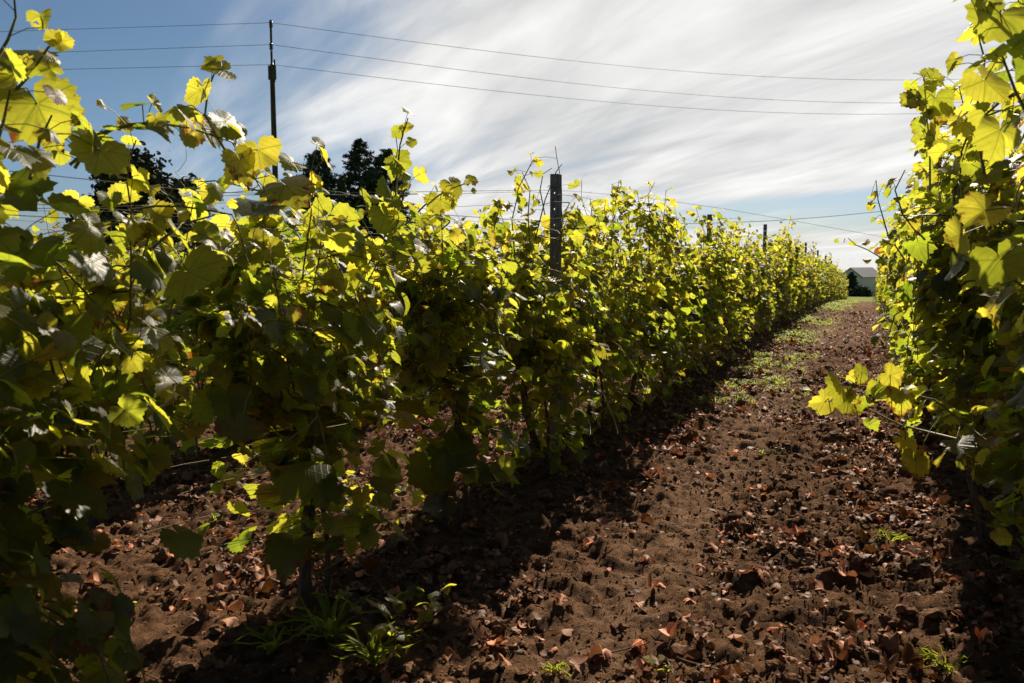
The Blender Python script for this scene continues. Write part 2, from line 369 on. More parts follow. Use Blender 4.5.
def make_vine(seed, top=1.95, T=T_HI, nsh=13, low=.45, leaf=.066, dense=1.0, every=.075, canes='parts', petioles=True, extra=(), bushy=.30, side=0, span=.62, gap=False, single=(), clear=None, tuck=False, bare_end=False, exev=.55):
    """a trellised grapevine, its row running along Y, its foot at the origin"""
    rng = np.random.default_rng(seed)
    root = empty('grapevine', (0, 0, 0))
    tr = MB(); cm_all = []
    h = .74 + rng.normal(0, .04)
    z = np.linspace(-.08, h, 12)
    tp = np.stack([.03 * np.sin(z * 7 + rng.uniform(0, 6)) + np.cumsum(rng.normal(0, .006, 12)), .04 * np.sin(z * 5 + rng.uniform(0, 6)), z], 1); tp[:2, :2] = 0
    tr.tube(tp, np.linspace(.030, .018, 12) * (1 + rng.normal(0, .13, 12)), 8)
    head = tp[-1]
    for sgn in (-1, 1):
        q = np.linspace(0, 1, 8)
        arm = head + np.stack([.03 * np.sin(q * 5), sgn * q * .56, .07 * np.sin(q * 3.1)], 1)
        tr.tube(arm, np.linspace(.015, .007, 8), 6)
    if rng.random() < .5:
        z2 = np.linspace(-.05, .6, 8); tr.tube(np.stack([.06 + .03 * np.sin(z2 * 6), .05 - .05 * z2, z2], 1), np.linspace(.014, .008, 8), 6)
    shoots = []; B = []; J = []; A = []; O = []; pk = rng.normal(0, .12); tall = set(rng.integers(nsh // 4, 3 * nsh // 4 + 1, 2))
    for k in range(nsh):
        y0 = (k + .5) / nsh * 2 * span - span + rng.normal(0, .03)
        p0 = (head[0] + rng.normal(0, .03), y0 * .85 , .80 + rng.normal(0, .04))
        sx_ = rng.choice([-1, 1]) if side == 0 else (side if rng.random() < .65 else -side)
        Hh = max(.4, top - .74 + rng.normal(-.02, .09) + (rng.uniform(.15, .38) if k in tall and not gap else 0) - .42 * (abs(y0 - pk) / span) ** 1.4)
        n_ = max(6, int(Hh / .07)); lean = rng.uniform(.05, .32) * sx_
        pts = walk(rng, p0, (lean, rng.normal(0, .15), 1), n_, .07, .11, .04)
        pts[:, 2] = p0[2] + (pts[:, 2] - p0[2]) * Hh / max(.2, pts[:, 2].max() - p0[2])
        pts[:, 0] *= np.clip(bushy / np.maximum(np.abs(pts[:, 0]), 1e-3), 0, 1)
        shoots.append(pts)
        if rng.random() < .55:                              # arching over the top and down the face
            k0 = rng.integers(n_ // 2, n_); dn = walk(rng, pts[k0], (sx_ * .9, rng.normal(0, .6), .35), rng.integers(5, 12), .07, .16, -.17)
            dn[:, 0] = np.clip(dn[:, 0], -bushy - .08, bushy + .08); shoots.append(dn)
    nl = int(16 * dense)
    for k in range(nl):                                     # laterals through the volume
        src = shoots[rng.integers(0, nsh)]; p = src[rng.integers(1, len(src))]
        sx_ = rng.choice([-1, 1])
        shoots.append(walk(rng, p, (sx_ * 1.0, rng.normal(0, .7), .15), rng.integers(3, 6), .06, .2, -.08))
        shoots[-1][:, 0] = np.clip(shoots[-1][:, 0], -bushy - .06, bushy + .06)
    for k in range(int(9 * dense) if not gap else 7):                         # low hanging growth round the head and trunk
        p = head + np.array([rng.normal(0, .05), rng.normal(0, .34 if not gap else .1), rng.uniform(-.1, .12)]); sx_ = rng.choice([-1, 1]) if not tuck else 1; p[0] += .15 * tuck
        nn = max(3, int((.8 - low) / .06)); shoots.append(walk(rng, p, (sx_ * .7, rng.normal(0, .5), .1), nn, .07, .14, -.2))
        if gap: shoots[-1][:, 1] = np.clip(shoots[-1][:, 1], -.2, .2)
        if bare_end: shoots[-1][:, 1] = np.clip(shoots[-1][:, 1] - .2, -.7, .1)
    for pts in extra: shoots.append(np.array([tuple(q) for q in pts], float) - 0)
    ncane = 0
    cane_mb = []
    for k, pts in enumerate(shoots):
        is_extra = k >= len(shoots) - len(extra)
        o_x = np.array([np.sign(pts[-1][0] - pts[0][0] + 1e-4) * .45, 0, 0])
        b_, j_, a_ = leaves_on(pts, rng, every * (1 if not is_extra else exev), o_x)
        B.append(b_); J.append(j_); A.append(a_); O.append(np.tile(o_x, (len(b_), 1)))
        c = MB().tube(pts, np.linspace(.0048, .0022, len(pts)) * (1.0 if k < nsh or is_extra else .75), 5 if T is T_HI else 4)
        cane_mb.append(c)
    # fill leaves inside the canopy
    nf = int(190 * dense)
    src = np.concatenate([s_ for s_ in shoots[:nsh]]); b_ = src[rng.integers(0, len(src), nf)]
    j_ = b_ + rng.normal(0, 1, (nf, 3)) * np.array([.12, .09, .07]); lowq = rng.random(nf) < (.45 if not gap else .3); j_[lowq, 2] = rng.uniform(low if not gap else .22, 1.0, lowq.sum()); j_[lowq, 1] = j_[lowq, 1] if not gap else rng.normal(0, .10, lowq.sum()); b_[lowq, 2] = j_[lowq, 2] + .04; j_[:, 0] = np.clip(j_[:, 0], -bushy - .05, bushy + .05)
    B.append(b_); J.append(j_); A.append(rng.uniform(0, .8, nf)); O.append(np.sign(j_ - b_) * np.array([.45, 0, 0]))
    XF = np.concatenate([np.full(len(b_), (q >= len(shoots) - len(extra)) and q < len(shoots)) for q, b_ in enumerate(B)])
    B = np.concatenate(B); J = np.concatenate(J); A = np.concatenate(A); O = np.concatenate(O)
    keep0 = np.ones(len(J), bool)
    keep0 &= ~((np.abs(J[:, 1]) > .42) & (rng.random(len(J)) < .5))
    if bare_end: keep0 &= ~((J[:, 2] < .85) & (J[:, 1] > .12))
    if clear: keep0 &= ~((J[:, 2] > 1.45) & clear(J))
    keep0 &= np.abs(J[:, 0]) < (bushy + .10) * (1.08 - .75 * np.clip(np.abs(J[:, 1]) / .66, 0, 1) ** 2)
    if tuck: keep0 &= (J[:, 0] > -.40 + np.clip(1.15 - J[:, 2], 0, 1) * .40)
    keep = J[:, 2] > low * (1 + .3 * np.sin(J[:, 1] * 9)) - .12
    if gap: keep |= (np.abs(J[:, 1]) < .17 + .1 * J[:, 2]) & (J[:, 2] > .25)
    keep &= keep0; keep |= XF
    if clear: keep &= ~((J[:, 2] > 1.3) & clear(J))
    XF = XF[keep]
    B, J, A, O = B[keep], J[keep], A[keep], O[keep]
    L = len(J)
    outw = np.stack([np.sign(J[:, 0] + O[:, 0] * .3) * .55, np.zeros(L), np.full(L, .55)], 1)
    nrm = outw + rng.normal(0, .45, (L, 3)); nrm[:, 2] = np.abs(nrm[:, 2]) * .9 + .05
    # blades tend to turn to the light
    nrm += np.array([float(sd.x), float(sd.y), float(sd.z)]) * rng.uniform(0, .55, (L, 1))
    tip = (J - B) * 4 + rng.normal(0, .35, (L, 3)); tip[:, 2] -= .75
    hgt = np.clip((J[:, 2] - .7) / 1.2, 0, 1)
    size = leaf * (1 - .35 * A ** 2) * np.clip(rng.lognormal(0, .22, L), .5, 1.7) * (1 - .12 * hgt) * np.where(XF, .8, 1)
    hue = np.clip(rng.beta(1.4, 2.6, L) * .85 + .22 * hgt * A + rng.normal(0, .05, L), 0, 1)
    hue = np.where(rng.random(L) < .06, .95, hue)
    tint = np.stack([hue, rng.uniform(.2, .75, L), np.clip(rng.beta(1.2, 3.2, L) * .85 + .06 * hgt, 0, 1)], 1)
    fm = MB(); add_leaves(fm, T, J, nrm, tip, size, tint, rng, 1.35)
    if single:
        c0, c1_, c2_, c3_, c4_ = zip(*single)
        add_leaves(fm, T, np.array([tuple(q) for q in c0]), np.array([tuple(q) for q in c3_]), np.array([tuple(q) for q in c2_]), np.array(c1_), np.array(c4_), rng, .8)
        for q in c0:
            k_ = np.argmin(np.linalg.norm(B - np.array(tuple(q)), axis=1)); fm.tube([B[k_], (B[k_] + np.array(tuple(q))) / 2 + (0, 0, .02), tuple(q)], .0016, 4, 1, False)
    if petioles:
        for q in range(L):
            if np.linalg.norm(B[q] - J[q]) > .01: fm.tube([B[q], (B[q] + J[q]) / 2 + (0, 0, .008), J[q]], .0013, 3, 1, False)
    # tendrils
    if T is T_HI:
        for q in range(9):
            s0 = shoots[rng.integers(0, nsh)]; p = s0[-1 - rng.integers(0, 4)]
            tpts = walk(rng, p, rng.normal(0, 1, 3) + (0, 0, .8), 9, .022, .35, 0)
            fm.tube(tpts, np.linspace(.0011, .0005, len(tpts)), 3, 1, False)
    tr_o = None
    if canes == 'parts':
        tr_o = tr.build('trunk', M_BARK, root)
        ordr = sorted(range(len(cane_mb)), key=lambda q: -len(shoots[q]))
        for q in ordr[:22]: cane_mb[q].build('cane', M_CANE if rng.random() < .6 else M_GCANE, root)
        for q in ordr[22:]:
            for v_, f_ in zip(cane_mb[q].v, [cane_mb[q].f]): fm.add(v_, f_, 1)
    elif canes == 'few':
        tr_o = tr.build('trunk', M_BARK, root)
        for q in range(5): cane_mb[q * 2 % nsh].build('cane', M_CANE, root)
        for q in range(len(cane_mb)):
            if q in [z_ * 2 % nsh for z_ in range(5)]: continue
            for v_, f_ in zip(cane_mb[q].v, [cane_mb[q].f]): fm.add(v_, f_, 1)
    else:
        tr_o = tr.build('trunk', M_BARK, root)
        for q in range(0, len(cane_mb), 2):
            for v_, f_ in zip(cane_mb[q].v, [cane_mb[q].f]): fm.add(v_, f_, 1)
    fm.build('foliage', [M_LEAF, M_GCANE], root)
    return root
def rel(x, y, pts):                                        # surveyed shoot path into a vine's own frame
    return [tuple(Vector(p) - Vector((x, y, gz(x, y)))) for p in pts]
def big(x, y, lst):                                       # single large leaves: stalk joint, length, where the tip points, how it faces
    o_ = []; org = Vector((x, y, gz(x, y)))
    jr = random.Random(len(lst) * 7 + int(y * 10))
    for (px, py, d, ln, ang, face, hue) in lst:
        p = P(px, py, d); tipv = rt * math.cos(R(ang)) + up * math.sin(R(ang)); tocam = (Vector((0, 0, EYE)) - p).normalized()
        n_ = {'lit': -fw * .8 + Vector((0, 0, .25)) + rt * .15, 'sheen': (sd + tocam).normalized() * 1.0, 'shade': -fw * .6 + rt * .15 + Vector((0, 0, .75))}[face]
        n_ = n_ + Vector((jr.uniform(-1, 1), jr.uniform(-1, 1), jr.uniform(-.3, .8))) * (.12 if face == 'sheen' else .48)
        o_.append((p - org, ln / F * d, tipv, n_, (hue * jr.uniform(.4, 1.0), .65 if face == 'lit' else .3, jr.uniform(.1, .6))))  # light painted into the tint: lit leaves brighter, shade and sheen ones darker
    return o_
ORD = ['first', 'second', 'third', 'fourth', 'fifth', 'sixth', 'seventh', 'eighth', 'ninth', 'tenth']
# ---- the row on the left of the path
GL = 'grapevines of the row left of the path'
LX = ROWX[0]
hero = [ # y, top, low, side, label
 (1.30, 1.80, .12, 0, 'tall dark grapevine filling the left edge, one big glowing leaf above it'),
 (2.50, 1.74, .72, 1, 'grapevine beside the left foreground vine, one cane arching high over it'),
 (3.70, 1.60, .70, 1, 'grapevine with a bare lower trunk, leaves hanging close to the sunlit ground'),
 (4.90, 1.74, .08, 1, 'grapevine wrapped round the nearest dark post, shoots above the post top'),
 (6.10, 1.66, .08, 0, 'first grapevine behind the nearest post, with upright yellowing shoots'),
 (7.30, 1.98, .10, 0, 'grapevine with the tallest leafy plume, between the first and second posts'),
 (8.50, 1.40, .12, 0, 'third grapevine behind the nearest post, low and loose on top'),
 (9.70, 1.52, .12, 0, 'grapevine just in front of the second post of the left row'),
 (10.90, 1.80, .12, 0, 'grapevine crowding the second post, a crown of leaves above the post top'),
]
ex = {
 1.30: [[P(0,108,1.95),P(30,75,1.95),P(48,48,1.95),P(58,38,1.95)], [P(-10,70,1.9),P(8,40,1.9),P(16,18,1.92),P(14,-5,1.92)], [P(75,168,2.1),P(95,135,2.15),P(130,124,2.2),P(170,122,2.2)],
        [P(30,180,1.9),P(40,140,1.9),P(52,115,1.9)], [P(-5,150,1.8),P(4,120,1.8),P(10,90,1.8)]],
 2.50: [[P(250,190,2.5),P(225,150,2.45),P(205,115,2.4),P(208,90,2.4),P(215,72,2.4)], [P(70,165,2.15),P(110,130,2.2),P(150,122,2.25),P(190,128,2.3),P(232,142,2.4),P(262,190,2.45)],
        [P(150,250,2.2),P(180,225,2.15),P(215,215,2.1)], [P(250,330,2.5),P(270,320,2.45),P(290,322,2.4)], [P(160,420,2.5),P(120,330,2.2),P(60,265,2.0),P(20,235,1.9)]],
 3.70: [[P(395,205,3.1),P(397,175,3.1),P(400,145,3.1),P(408,118,3.1)], [P(400,230,3.6),P(425,205,3.6),P(447,190,3.6),P(470,182,3.6)], [P(340,250,3.2),P(350,215,3.2),P(360,200,3.2)]],
 4.90: [[P(530,250,5.0),P(528,215,5.0),P(530,190,5.0),P(522,172,5.0)], [P(570,260,5.3),P(574,225,5.3),P(578,205,5.3)], [P(545,215,5.2),P(540,190,5.2),P(543,174,5.2),P(552,168,5.2)], [P(515,260,5.0),P(512,220,5.0),P(520,185,5.0),P(532,162,5.0),P(541,160,5.0)], [P(535,240,5.1),P(545,200,5.1),P(556,172,5.1),P(562,164,5.1)], [P(488,260,4.8),P(495,225,4.8),P(500,205,4.8)]],
 6.10: [[P(602,250,6.1),P(606,225,6.1),P(604,205,6.1)], [P(585,240,6.0),P(592,215,6.0),P(590,198,6.0)], [P(612,240,6.2),P(615,205,6.2),P(619,180,6.2)]],
 10.90: [[P(708,260,10.4),P(710,225,10.4),P(712,214,10.4)],[P(703,255,10.5),P(704,232,10.5),P(701,220,10.5)],[P(716,260,10.4),P(719,240,10.4),P(718,228,10.4)]],
 7.30: [[P(655,250,7.3),P(650,215,7.3),P(648,195,7.3),P(655,182,7.3)], [P(630,240,7.1),P(628,210,7.1),P(622,190,7.1)],[P(640,240,7.2),P(640,210,7.2),P(637,190,7.2)],[P(660,245,7.4),P(664,215,7.4),P(666,190,7.4)]],
}
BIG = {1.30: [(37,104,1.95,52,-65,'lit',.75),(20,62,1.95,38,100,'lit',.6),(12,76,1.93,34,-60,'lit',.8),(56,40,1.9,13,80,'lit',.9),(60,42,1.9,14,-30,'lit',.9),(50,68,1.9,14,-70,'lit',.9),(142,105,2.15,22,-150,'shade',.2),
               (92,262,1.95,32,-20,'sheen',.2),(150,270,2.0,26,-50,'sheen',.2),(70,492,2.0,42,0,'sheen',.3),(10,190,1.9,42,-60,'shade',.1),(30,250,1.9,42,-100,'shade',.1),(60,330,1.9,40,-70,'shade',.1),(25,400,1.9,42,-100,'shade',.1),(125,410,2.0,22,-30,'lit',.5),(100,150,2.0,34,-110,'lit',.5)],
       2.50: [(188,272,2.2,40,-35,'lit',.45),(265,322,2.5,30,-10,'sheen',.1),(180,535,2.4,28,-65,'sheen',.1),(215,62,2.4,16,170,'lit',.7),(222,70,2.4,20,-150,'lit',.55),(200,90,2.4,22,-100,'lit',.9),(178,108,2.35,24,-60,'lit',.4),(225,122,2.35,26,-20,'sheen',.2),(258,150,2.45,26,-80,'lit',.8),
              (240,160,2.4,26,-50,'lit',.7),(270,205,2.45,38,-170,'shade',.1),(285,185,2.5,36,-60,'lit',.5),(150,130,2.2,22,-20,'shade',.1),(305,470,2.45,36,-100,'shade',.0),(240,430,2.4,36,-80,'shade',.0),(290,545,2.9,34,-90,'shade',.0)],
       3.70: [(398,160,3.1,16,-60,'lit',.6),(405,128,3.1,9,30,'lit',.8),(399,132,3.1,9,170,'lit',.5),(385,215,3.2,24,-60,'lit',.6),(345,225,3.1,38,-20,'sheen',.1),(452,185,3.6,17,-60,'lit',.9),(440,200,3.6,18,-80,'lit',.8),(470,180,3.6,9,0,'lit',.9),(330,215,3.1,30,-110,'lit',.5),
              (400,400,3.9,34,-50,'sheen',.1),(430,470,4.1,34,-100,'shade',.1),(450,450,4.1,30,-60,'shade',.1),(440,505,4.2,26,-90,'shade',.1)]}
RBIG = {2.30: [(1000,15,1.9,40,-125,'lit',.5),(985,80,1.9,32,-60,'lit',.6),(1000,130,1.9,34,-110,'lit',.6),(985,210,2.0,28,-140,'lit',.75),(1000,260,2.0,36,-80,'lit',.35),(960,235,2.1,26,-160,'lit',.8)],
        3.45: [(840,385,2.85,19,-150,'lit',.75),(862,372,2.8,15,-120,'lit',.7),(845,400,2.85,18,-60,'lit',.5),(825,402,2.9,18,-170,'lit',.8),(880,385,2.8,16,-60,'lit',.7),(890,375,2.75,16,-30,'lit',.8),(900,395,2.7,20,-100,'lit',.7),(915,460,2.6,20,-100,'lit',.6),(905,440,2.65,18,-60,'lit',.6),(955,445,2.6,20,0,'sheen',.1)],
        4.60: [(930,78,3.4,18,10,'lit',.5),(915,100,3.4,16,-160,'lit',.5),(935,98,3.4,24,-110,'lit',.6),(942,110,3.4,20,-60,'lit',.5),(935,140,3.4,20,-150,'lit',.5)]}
def bare_post(y):                                      # the growth leaves the path side of the nearest post bare
    def f(J):
        wx, wy = LX + J[:, 0], y + J[:, 1]; t_ = np.clip(((wx - LX) * -LX + (wy - 5.26) * -5.26) / (LX ** 2 + 5.26 ** 2), 0, .3)
        return np.hypot(wx - (LX - LX * t_), wy - (5.26 - 5.26 * t_)) < .10
    return f
for k, (y, top, low, side, lab) in enumerate(hero):
    v_ = make_vine(100 + k + (50 if k == 5 else 0), top, T_HI if k < 6 else T_MID, 15 if k < 3 else 13, low, .061 if k < 4 else .060, 2.7 if k < 3 else 2.5, .062, 'parts', k < 6,
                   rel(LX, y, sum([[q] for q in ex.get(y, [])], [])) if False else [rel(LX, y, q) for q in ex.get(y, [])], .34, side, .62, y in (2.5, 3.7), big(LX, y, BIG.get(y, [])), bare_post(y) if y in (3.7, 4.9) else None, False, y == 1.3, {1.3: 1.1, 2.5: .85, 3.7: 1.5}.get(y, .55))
    v_.location = (LX, y, gz(LX, y)); tag(v_, lab, 'grapevine', GL)
# prototypes for the longer rows
protos = [make_vine(300 + k, 1.56 + .08 * (k % 3), T_MID, 13, .12, .061, 2.1, .07, 'few', False, (), .30, 0, .54) for k in range(5)]
lows = [make_vine(400 + k, 1.56 + .07 * (k % 3), T_LO, 12, .12, .068, 1.9, .09, 'one', False, (), .30, 0, .54) for k in range(5)]
used = set()
rnd = random.Random(5)
def place(root_list, x, y, label, group, smin=.88, smax=1.12):
    src = rnd.choice(root_list)
    if src.name not in used: used.add(src.name); o = src
    else: o = copy_tree(src)
    o.location = (x, y, gz(x, y)); o.rotation_euler = (0, 0, rnd.choice([0, math.pi]) + rnd.uniform(-.06, .06))
    o.scale = (rnd.uniform(.8, 1.12), rnd.uniform(.9, 1.02), rnd.uniform(smin, smax))
    tag(o, label, 'grapevine', group); return o
y = 12.1; k = 0
while y < END:
    if y < 26:
        sec = 0 if y < 16.9 else 1 if y < 22.4 else 2; names = ['second', 'third', 'fourth']; pos = int((y - [11.0, 16.9, 22.4][sec]) // 1.2)
        lab = f"{ORD[pos]} grapevine past the {names[sec]} post of the left row"
    else: lab = 'small distant grapevine in the far end of the left row'
    place(protos if y < 30 else lows, LX + rnd.uniform(-.05, .05), y, lab, GL)
    y += 1.2; k += 1
# ---- the row on the right, close to the camera
GR = 'grapevines of the row right of the path'
rh = [(2.30, 2.10, 'tall dark grapevine at the right edge, its big leaves glowing at the top', 0),
      (3.45, 2.05, 'grapevine at right whose low yellow shoot reaches out over the path', -1),
      (4.60, 2.02, 'grapevine at right with one leafy shoot standing up against the sky', -1),
      (5.80, 1.98, 'grapevine behind the right row\'s upright shoot, yellow leaves down its side', 0),
      (7.00, 1.98, 'fifth grapevine of the right row, bright leaves edging the path', 0)]
rex = {3.45: [[P(985,440,2.7),P(935,400,2.75),P(885,388,2.8),P(850,385,2.85)], [P(960,440,2.8),P(900,425,2.85),P(860,405,2.9),P(822,398,2.95)], [P(985,180,2.4),P(975,120,2.4),P(985,60,2.4),P(975,25,2.4)]],
       2.30: [[P(1030,60,1.9),P(1010,30,1.9),P(985,12,1.9),P(970,25,1.9)], [P(1040,140,1.8),P(1015,90,1.8),P(1000,50,1.8)], [P(1040,300,1.8),P(1015,280,1.8),P(1000,285,1.8)]],
       4.60: [[P(930,190,3.4),P(930,150,3.4),P(926,110,3.4),P(924,76,3.4)], [P(925,240,3.5),P(903,215,3.5),P(895,190,3.5),P(905,170,3.5)]],
       5.80: [[P(905,260,4.5),P(888,235,4.5),P(878,200,4.5),P(876,180,4.5)], [P(920,300,4.2),P(895,315,4.2),P(885,345,4.2)]],
       7.00: [[P(885,260,5.6),P(868,250,5.6),P(856,245,5.6),P(848,238,5.6)]]}
for k, (y, top, lab, side) in enumerate(rh):
    rx_ = RX + [.16, .06, 0, 0, 0][k]
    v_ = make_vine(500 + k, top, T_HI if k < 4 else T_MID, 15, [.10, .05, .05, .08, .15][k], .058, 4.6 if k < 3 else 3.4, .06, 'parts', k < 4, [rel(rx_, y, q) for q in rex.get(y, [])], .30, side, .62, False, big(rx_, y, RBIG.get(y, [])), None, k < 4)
    v_.location = (rx_, y, gz(rx_, y)); tag(v_, lab, 'grapevine', GR)
y = 8.2
while y < END:
    lab = f"{ORD[int(5 + (y - 8.2 + .01) // 1.2)]} grapevine along the right row, glowing along its path side" if y < 13 else 'small distant grapevine in the far end of the right row'
    place(protos if y < 30 else lows, RX + rnd.uniform(-.04, .04), y, lab, GR, 1.08, 1.22)
    y += 1.2
for (x, y) in ((LX, .1), (LX, -1.1)):
    place(protos, x, y, 'grapevine of the left row standing beside the viewer', GL, 1.1, 1.2)
for (x, y) in ((RX + .32, 1.15), (RX + .36, -.05)):
    place(protos, x, y, 'grapevine of the right row standing beside the viewer', GR, 1.15, 1.25)
for k in range(14):
    place(protos, 2.95 + rnd.uniform(-.05, .05), 1.6 + 1.2 * k, 'grapevine in the next row over, dimly behind the right row', 'grapevines of the row beyond the right row', 1.1, 1.2)
# ---- rows behind the left row
rn = ['second', 'third', 'fourth', 'fifth']
for q, rx in enumerate(ROWX[1:]):
    y = [2.4, 5.0, 8, 11][q]; e_ = END if q < 2 else 56
    stp = 1.2
    while y < e_:
        place(protos if (q < 1 and y < 16) else lows, rx + rnd.uniform(-.05, .05), y, f'grapevine standing in the {rn[q]} row from the path, behind the left row', f'grapevines of the {rn[q]} row', .90, 1.04)
        y += stp
for r_ in protos + lows:
    if r_.name not in used:
        for c in list(r_.children): bpy.data.objects.remove(c)
        bpy.data.objects.remove(r_)
# ------------------------------------------------------------------ posts and trellis wires
def make_post(detail=True, H=2.02):
    m = MB(); wd, dp, th = .062, .05, .005
    if detail:
        z0 = -.3; hz = [z for z in np.arange(.35, H - .03, .11)]
        for z in hz:
            m.box((0, 0, (z0 + z - .006) / 2), (wd, th, z - .006 - z0)); 
            for s_ in (-1, 1): m.box((s_ * (wd / 4 + .0035), 0, z), (wd / 2 - .007, th, .012))
            z0 = z + .006
        m.box((0, 0, (z0 + H) / 2), (wd, th, H - z0))
    else: m.box((0, 0, (H - .3) / 2), (wd, th, H + .3))
    for s_ in (-1, 1):
        m.box((s_ * (wd / 2 - .0015), .0275, (H - .3) / 2 - .001), (.006, .05, H + .296))
    return m
post_me = make_post().mesh('trellis_post', M_POST, False); post_me2 = make_post(False).mesh('trellis_post', M_POST, False)
clip = MB(); z = 0
clip.tube([(-.05, -.006, z), (-.03, -.02, z + .01), (.0, -.012, z), (.03, -.02, z - .01), (.052, -.004, z + .015)], .003, 4)
clip_me = clip.mesh('wire_clip', M_WIRE)
PY = [-.4, 5.26, 11.0, 16.9, 22.4, 27.8, 33.3, 38.7, 44.2, 49.7, 55.2, 61]
plab = ['', 'nearest dark trellis post, standing bare above the vines of the left row', 'second trellis post of the left row, its top wrapped in leaves',
        'third trellis post of the left row, dark tip clear above the leaves', 'fourth trellis post of the left row', 'fifth trellis post of the left row']
def post(x, y, lab, grp, near=False, lean=(0, 0), h=1.0):
    o = empty('trellis_post', (x, y, gz(x, y))); o.rotation_euler = (lean[0], lean[1], rnd.uniform(-.1, .1)); o.scale = (1, 1, h)
    b_ = bpy.data.objects.new('post_body', post_me if near else post_me2); COL.objects.link(b_); b_.parent = o
    if near:
        for z in (1.2, 1.6, 1.93): c_ = bpy.data.objects.new('wire_clip', clip_me); COL.objects.link(c_); c_.parent = o; c_.location = (0, 0, z)
    tag(o, lab, 'post', grp)
for k, y in enumerate(PY[1:], 1):
    post(LX, y, plab[k] if k < 6 else 'tiny distant trellis post in the far half of the left row', 'trellis posts of the left row', k < 4, (rnd.uniform(-.015, .015), rnd.uniform(-.015, .015)), 1.03 if k in (3, 4, 5) else 1.0)
for k, y in enumerate([3.55, 9.1, 14.6, 20.1, 25.6, 31.1, 36.6, 42, 47.5, 53, 60]):
    post(RX + .12, y, ['slim trellis post hidden among the nearest leaves of the right row', 'second trellis post inside the right row'][k] if k < 2 else 'distant trellis post hidden inside the right row', 'trellis posts of the right row', k < 1, (0, 0), .97)
for q, rx in enumerate(ROWX[1:]):
    for y in np.arange(6.0 + q * 3.3, END, 5.45):
        hh = .93
        post(rx, y, f'trellis post standing in the {rn[q]} row behind the left row', f'trellis posts of the {rn[q]} row', False, (0, 0), hh)
def wire(x, z, ya, yb, lab, r_=.0012, grp=None):
    pts = []
    yy = np.arange(ya, yb, .9)
    for y in yy: pts.append((x, y, float(base_z(y)) + .03 + z - (.22 * min(1, max(0, (5.2 - y) / 3)) if x < 0 and z > 1.8 else 0) - .025 * math.sin(math.pi * (((y - 5.04) % 5.45) / 5.45))))
    m = MB().tube(pts, r_, 4); o = m.build('trellis_wire', M_WIRE); tag(o, lab, 'wire', grp)
hn = {.82: 'lowest', 1.22: 'lower middle', 1.6: 'upper middle', 1.93: 'top'}
for z, nme in hn.items():
    wire(LX + .05, z, .2, END - 1, f'{nme} thin wire strung through the left row of vines', grp='trellis wires of the left row')
    wire(RX - .05, z, 1.2, END - 1, f'{nme} thin wire strung through the right row of vines', grp='trellis wires of the right row')
wire(LX - .05, 1.86, .2, END - 1, 'second top wire running just under the highest one in the left row', grp='trellis wires of the left row')
for q, rx in enumerate(ROWX[1:]):
    wire(rx, 1.93, 1, END - 1, f'top wire of the {rn[q]} row of vines', .002, 'top wires of the rear rows')
# ------------------------------------------------------------------ utility pole and cables
pb = P(279, 300, 30); pt = P(275.5, 20, 30)
zb = gz(pb.x, pb.y); ph = z_seen(pb.x, pb.y, 20) - zb
up_ = empty('utility_pole', (pb.x, pb.y, zb))
MB().tube([(0, 0, -.5), (0, 0, ph * .5), (0, 0, ph - 1.75)], [.13, .105, .085], 12).build('pole', M_POLE, up_)
MB().tube([(0, 0, ph - 2.0), (0, 0, ph)], [.045, .04], 8).build('top_tube', M_POLE, up_)
rights = []
atts = [(20, 25), (50, 48), (62, 66)]
cdir = (P(900, 80, 38.6) - P(30, 24, 30)); cdir.z = 0; cdir.normalize()
perp = Vector((-cdir.y, cdir.x, 0))
hts = []
for (k, yy_) in enumerate((24, 48, 66)):
    z = z_seen(pb.x, pb.y, yy_) - zb; hts.append(z)
    off = perp * (.13 if k != 1 else -.16)
    m = MB(); m.tube([(0, 0, z - .12), tuple(off * .9 + Vector((0, 0, z - .12)))], .028, 6)
    m.tube([tuple(off + Vector((0, 0, z - .16))), tuple(off + Vector((0, 0, z - .02)))], .02, 6)
    br = m.build('bracket', M_POLE, up_)
    m = MB(); zz_ = np.array([-.2, -.16, -.12, -.1, -.06, -.02, .02, .05]); rr_ = np.array([.04, .075, .045, .08, .05, .075, .05, .02])
    m.tube([tuple(off + Vector((0, 0, z + q + .1))) for q in zz_], rr_, 10); m.build('insulator', M_CERAMIC, up_)
MB().box((0, 0, ph - 1.85), (.26, .14, .5)).tube([(0.1, 0, ph - 2.2), (.12, 0, ph - 1.4)], .03, 6).build('clamp', M_POLE, up_, False)
tag(up_, 'slim dark utility pole carrying three cables, standing beyond the rear rows', 'utility pole')
endp = [(900, 80, 38.6), (900, 103, 38.6), (900, 114, 38.6)]
nm = ['highest', 'middle', 'lowest']
for k, (hz_, ep) in enumerate(zip(hts, endp)):
    off = perp * (.13 if k != 1 else -.16)
    a0 = Vector((pb.x, pb.y, zb + hz_ + .08)) + off
    lft = P(30, (24, 48, 66)[k] , 30); dl = lft - a0; dl.z = 0
    e_ = P(*ep); dr = e_ - a0
    pts = []
    for q in np.linspace(1, 0, 14)[:-1]:
        s_ = q * 2.4; p = a0 + dl * s_; p.z = a0.z - .02 * math.sin(math.pi * q) ; pts.append(tuple(p))
    for q in np.linspace(0, 1, 28):
        s_ = q * 1.55; p = a0 + dr * s_; lin = a0.z + dr.z * s_
        p.z = lin - 1.15 * (math.sin(math.pi * q)) + 1.15 * math.sin(math.pi / 1.55) * s_ ; pts.append(tuple(p))
    o = MB().tube(pts, .008, 5).build('power_cable', M_CABLE)
    tag(o, f'{nm[k]} of the three long cables carried by the utility pole', 'cable', 'cables on the utility pole')
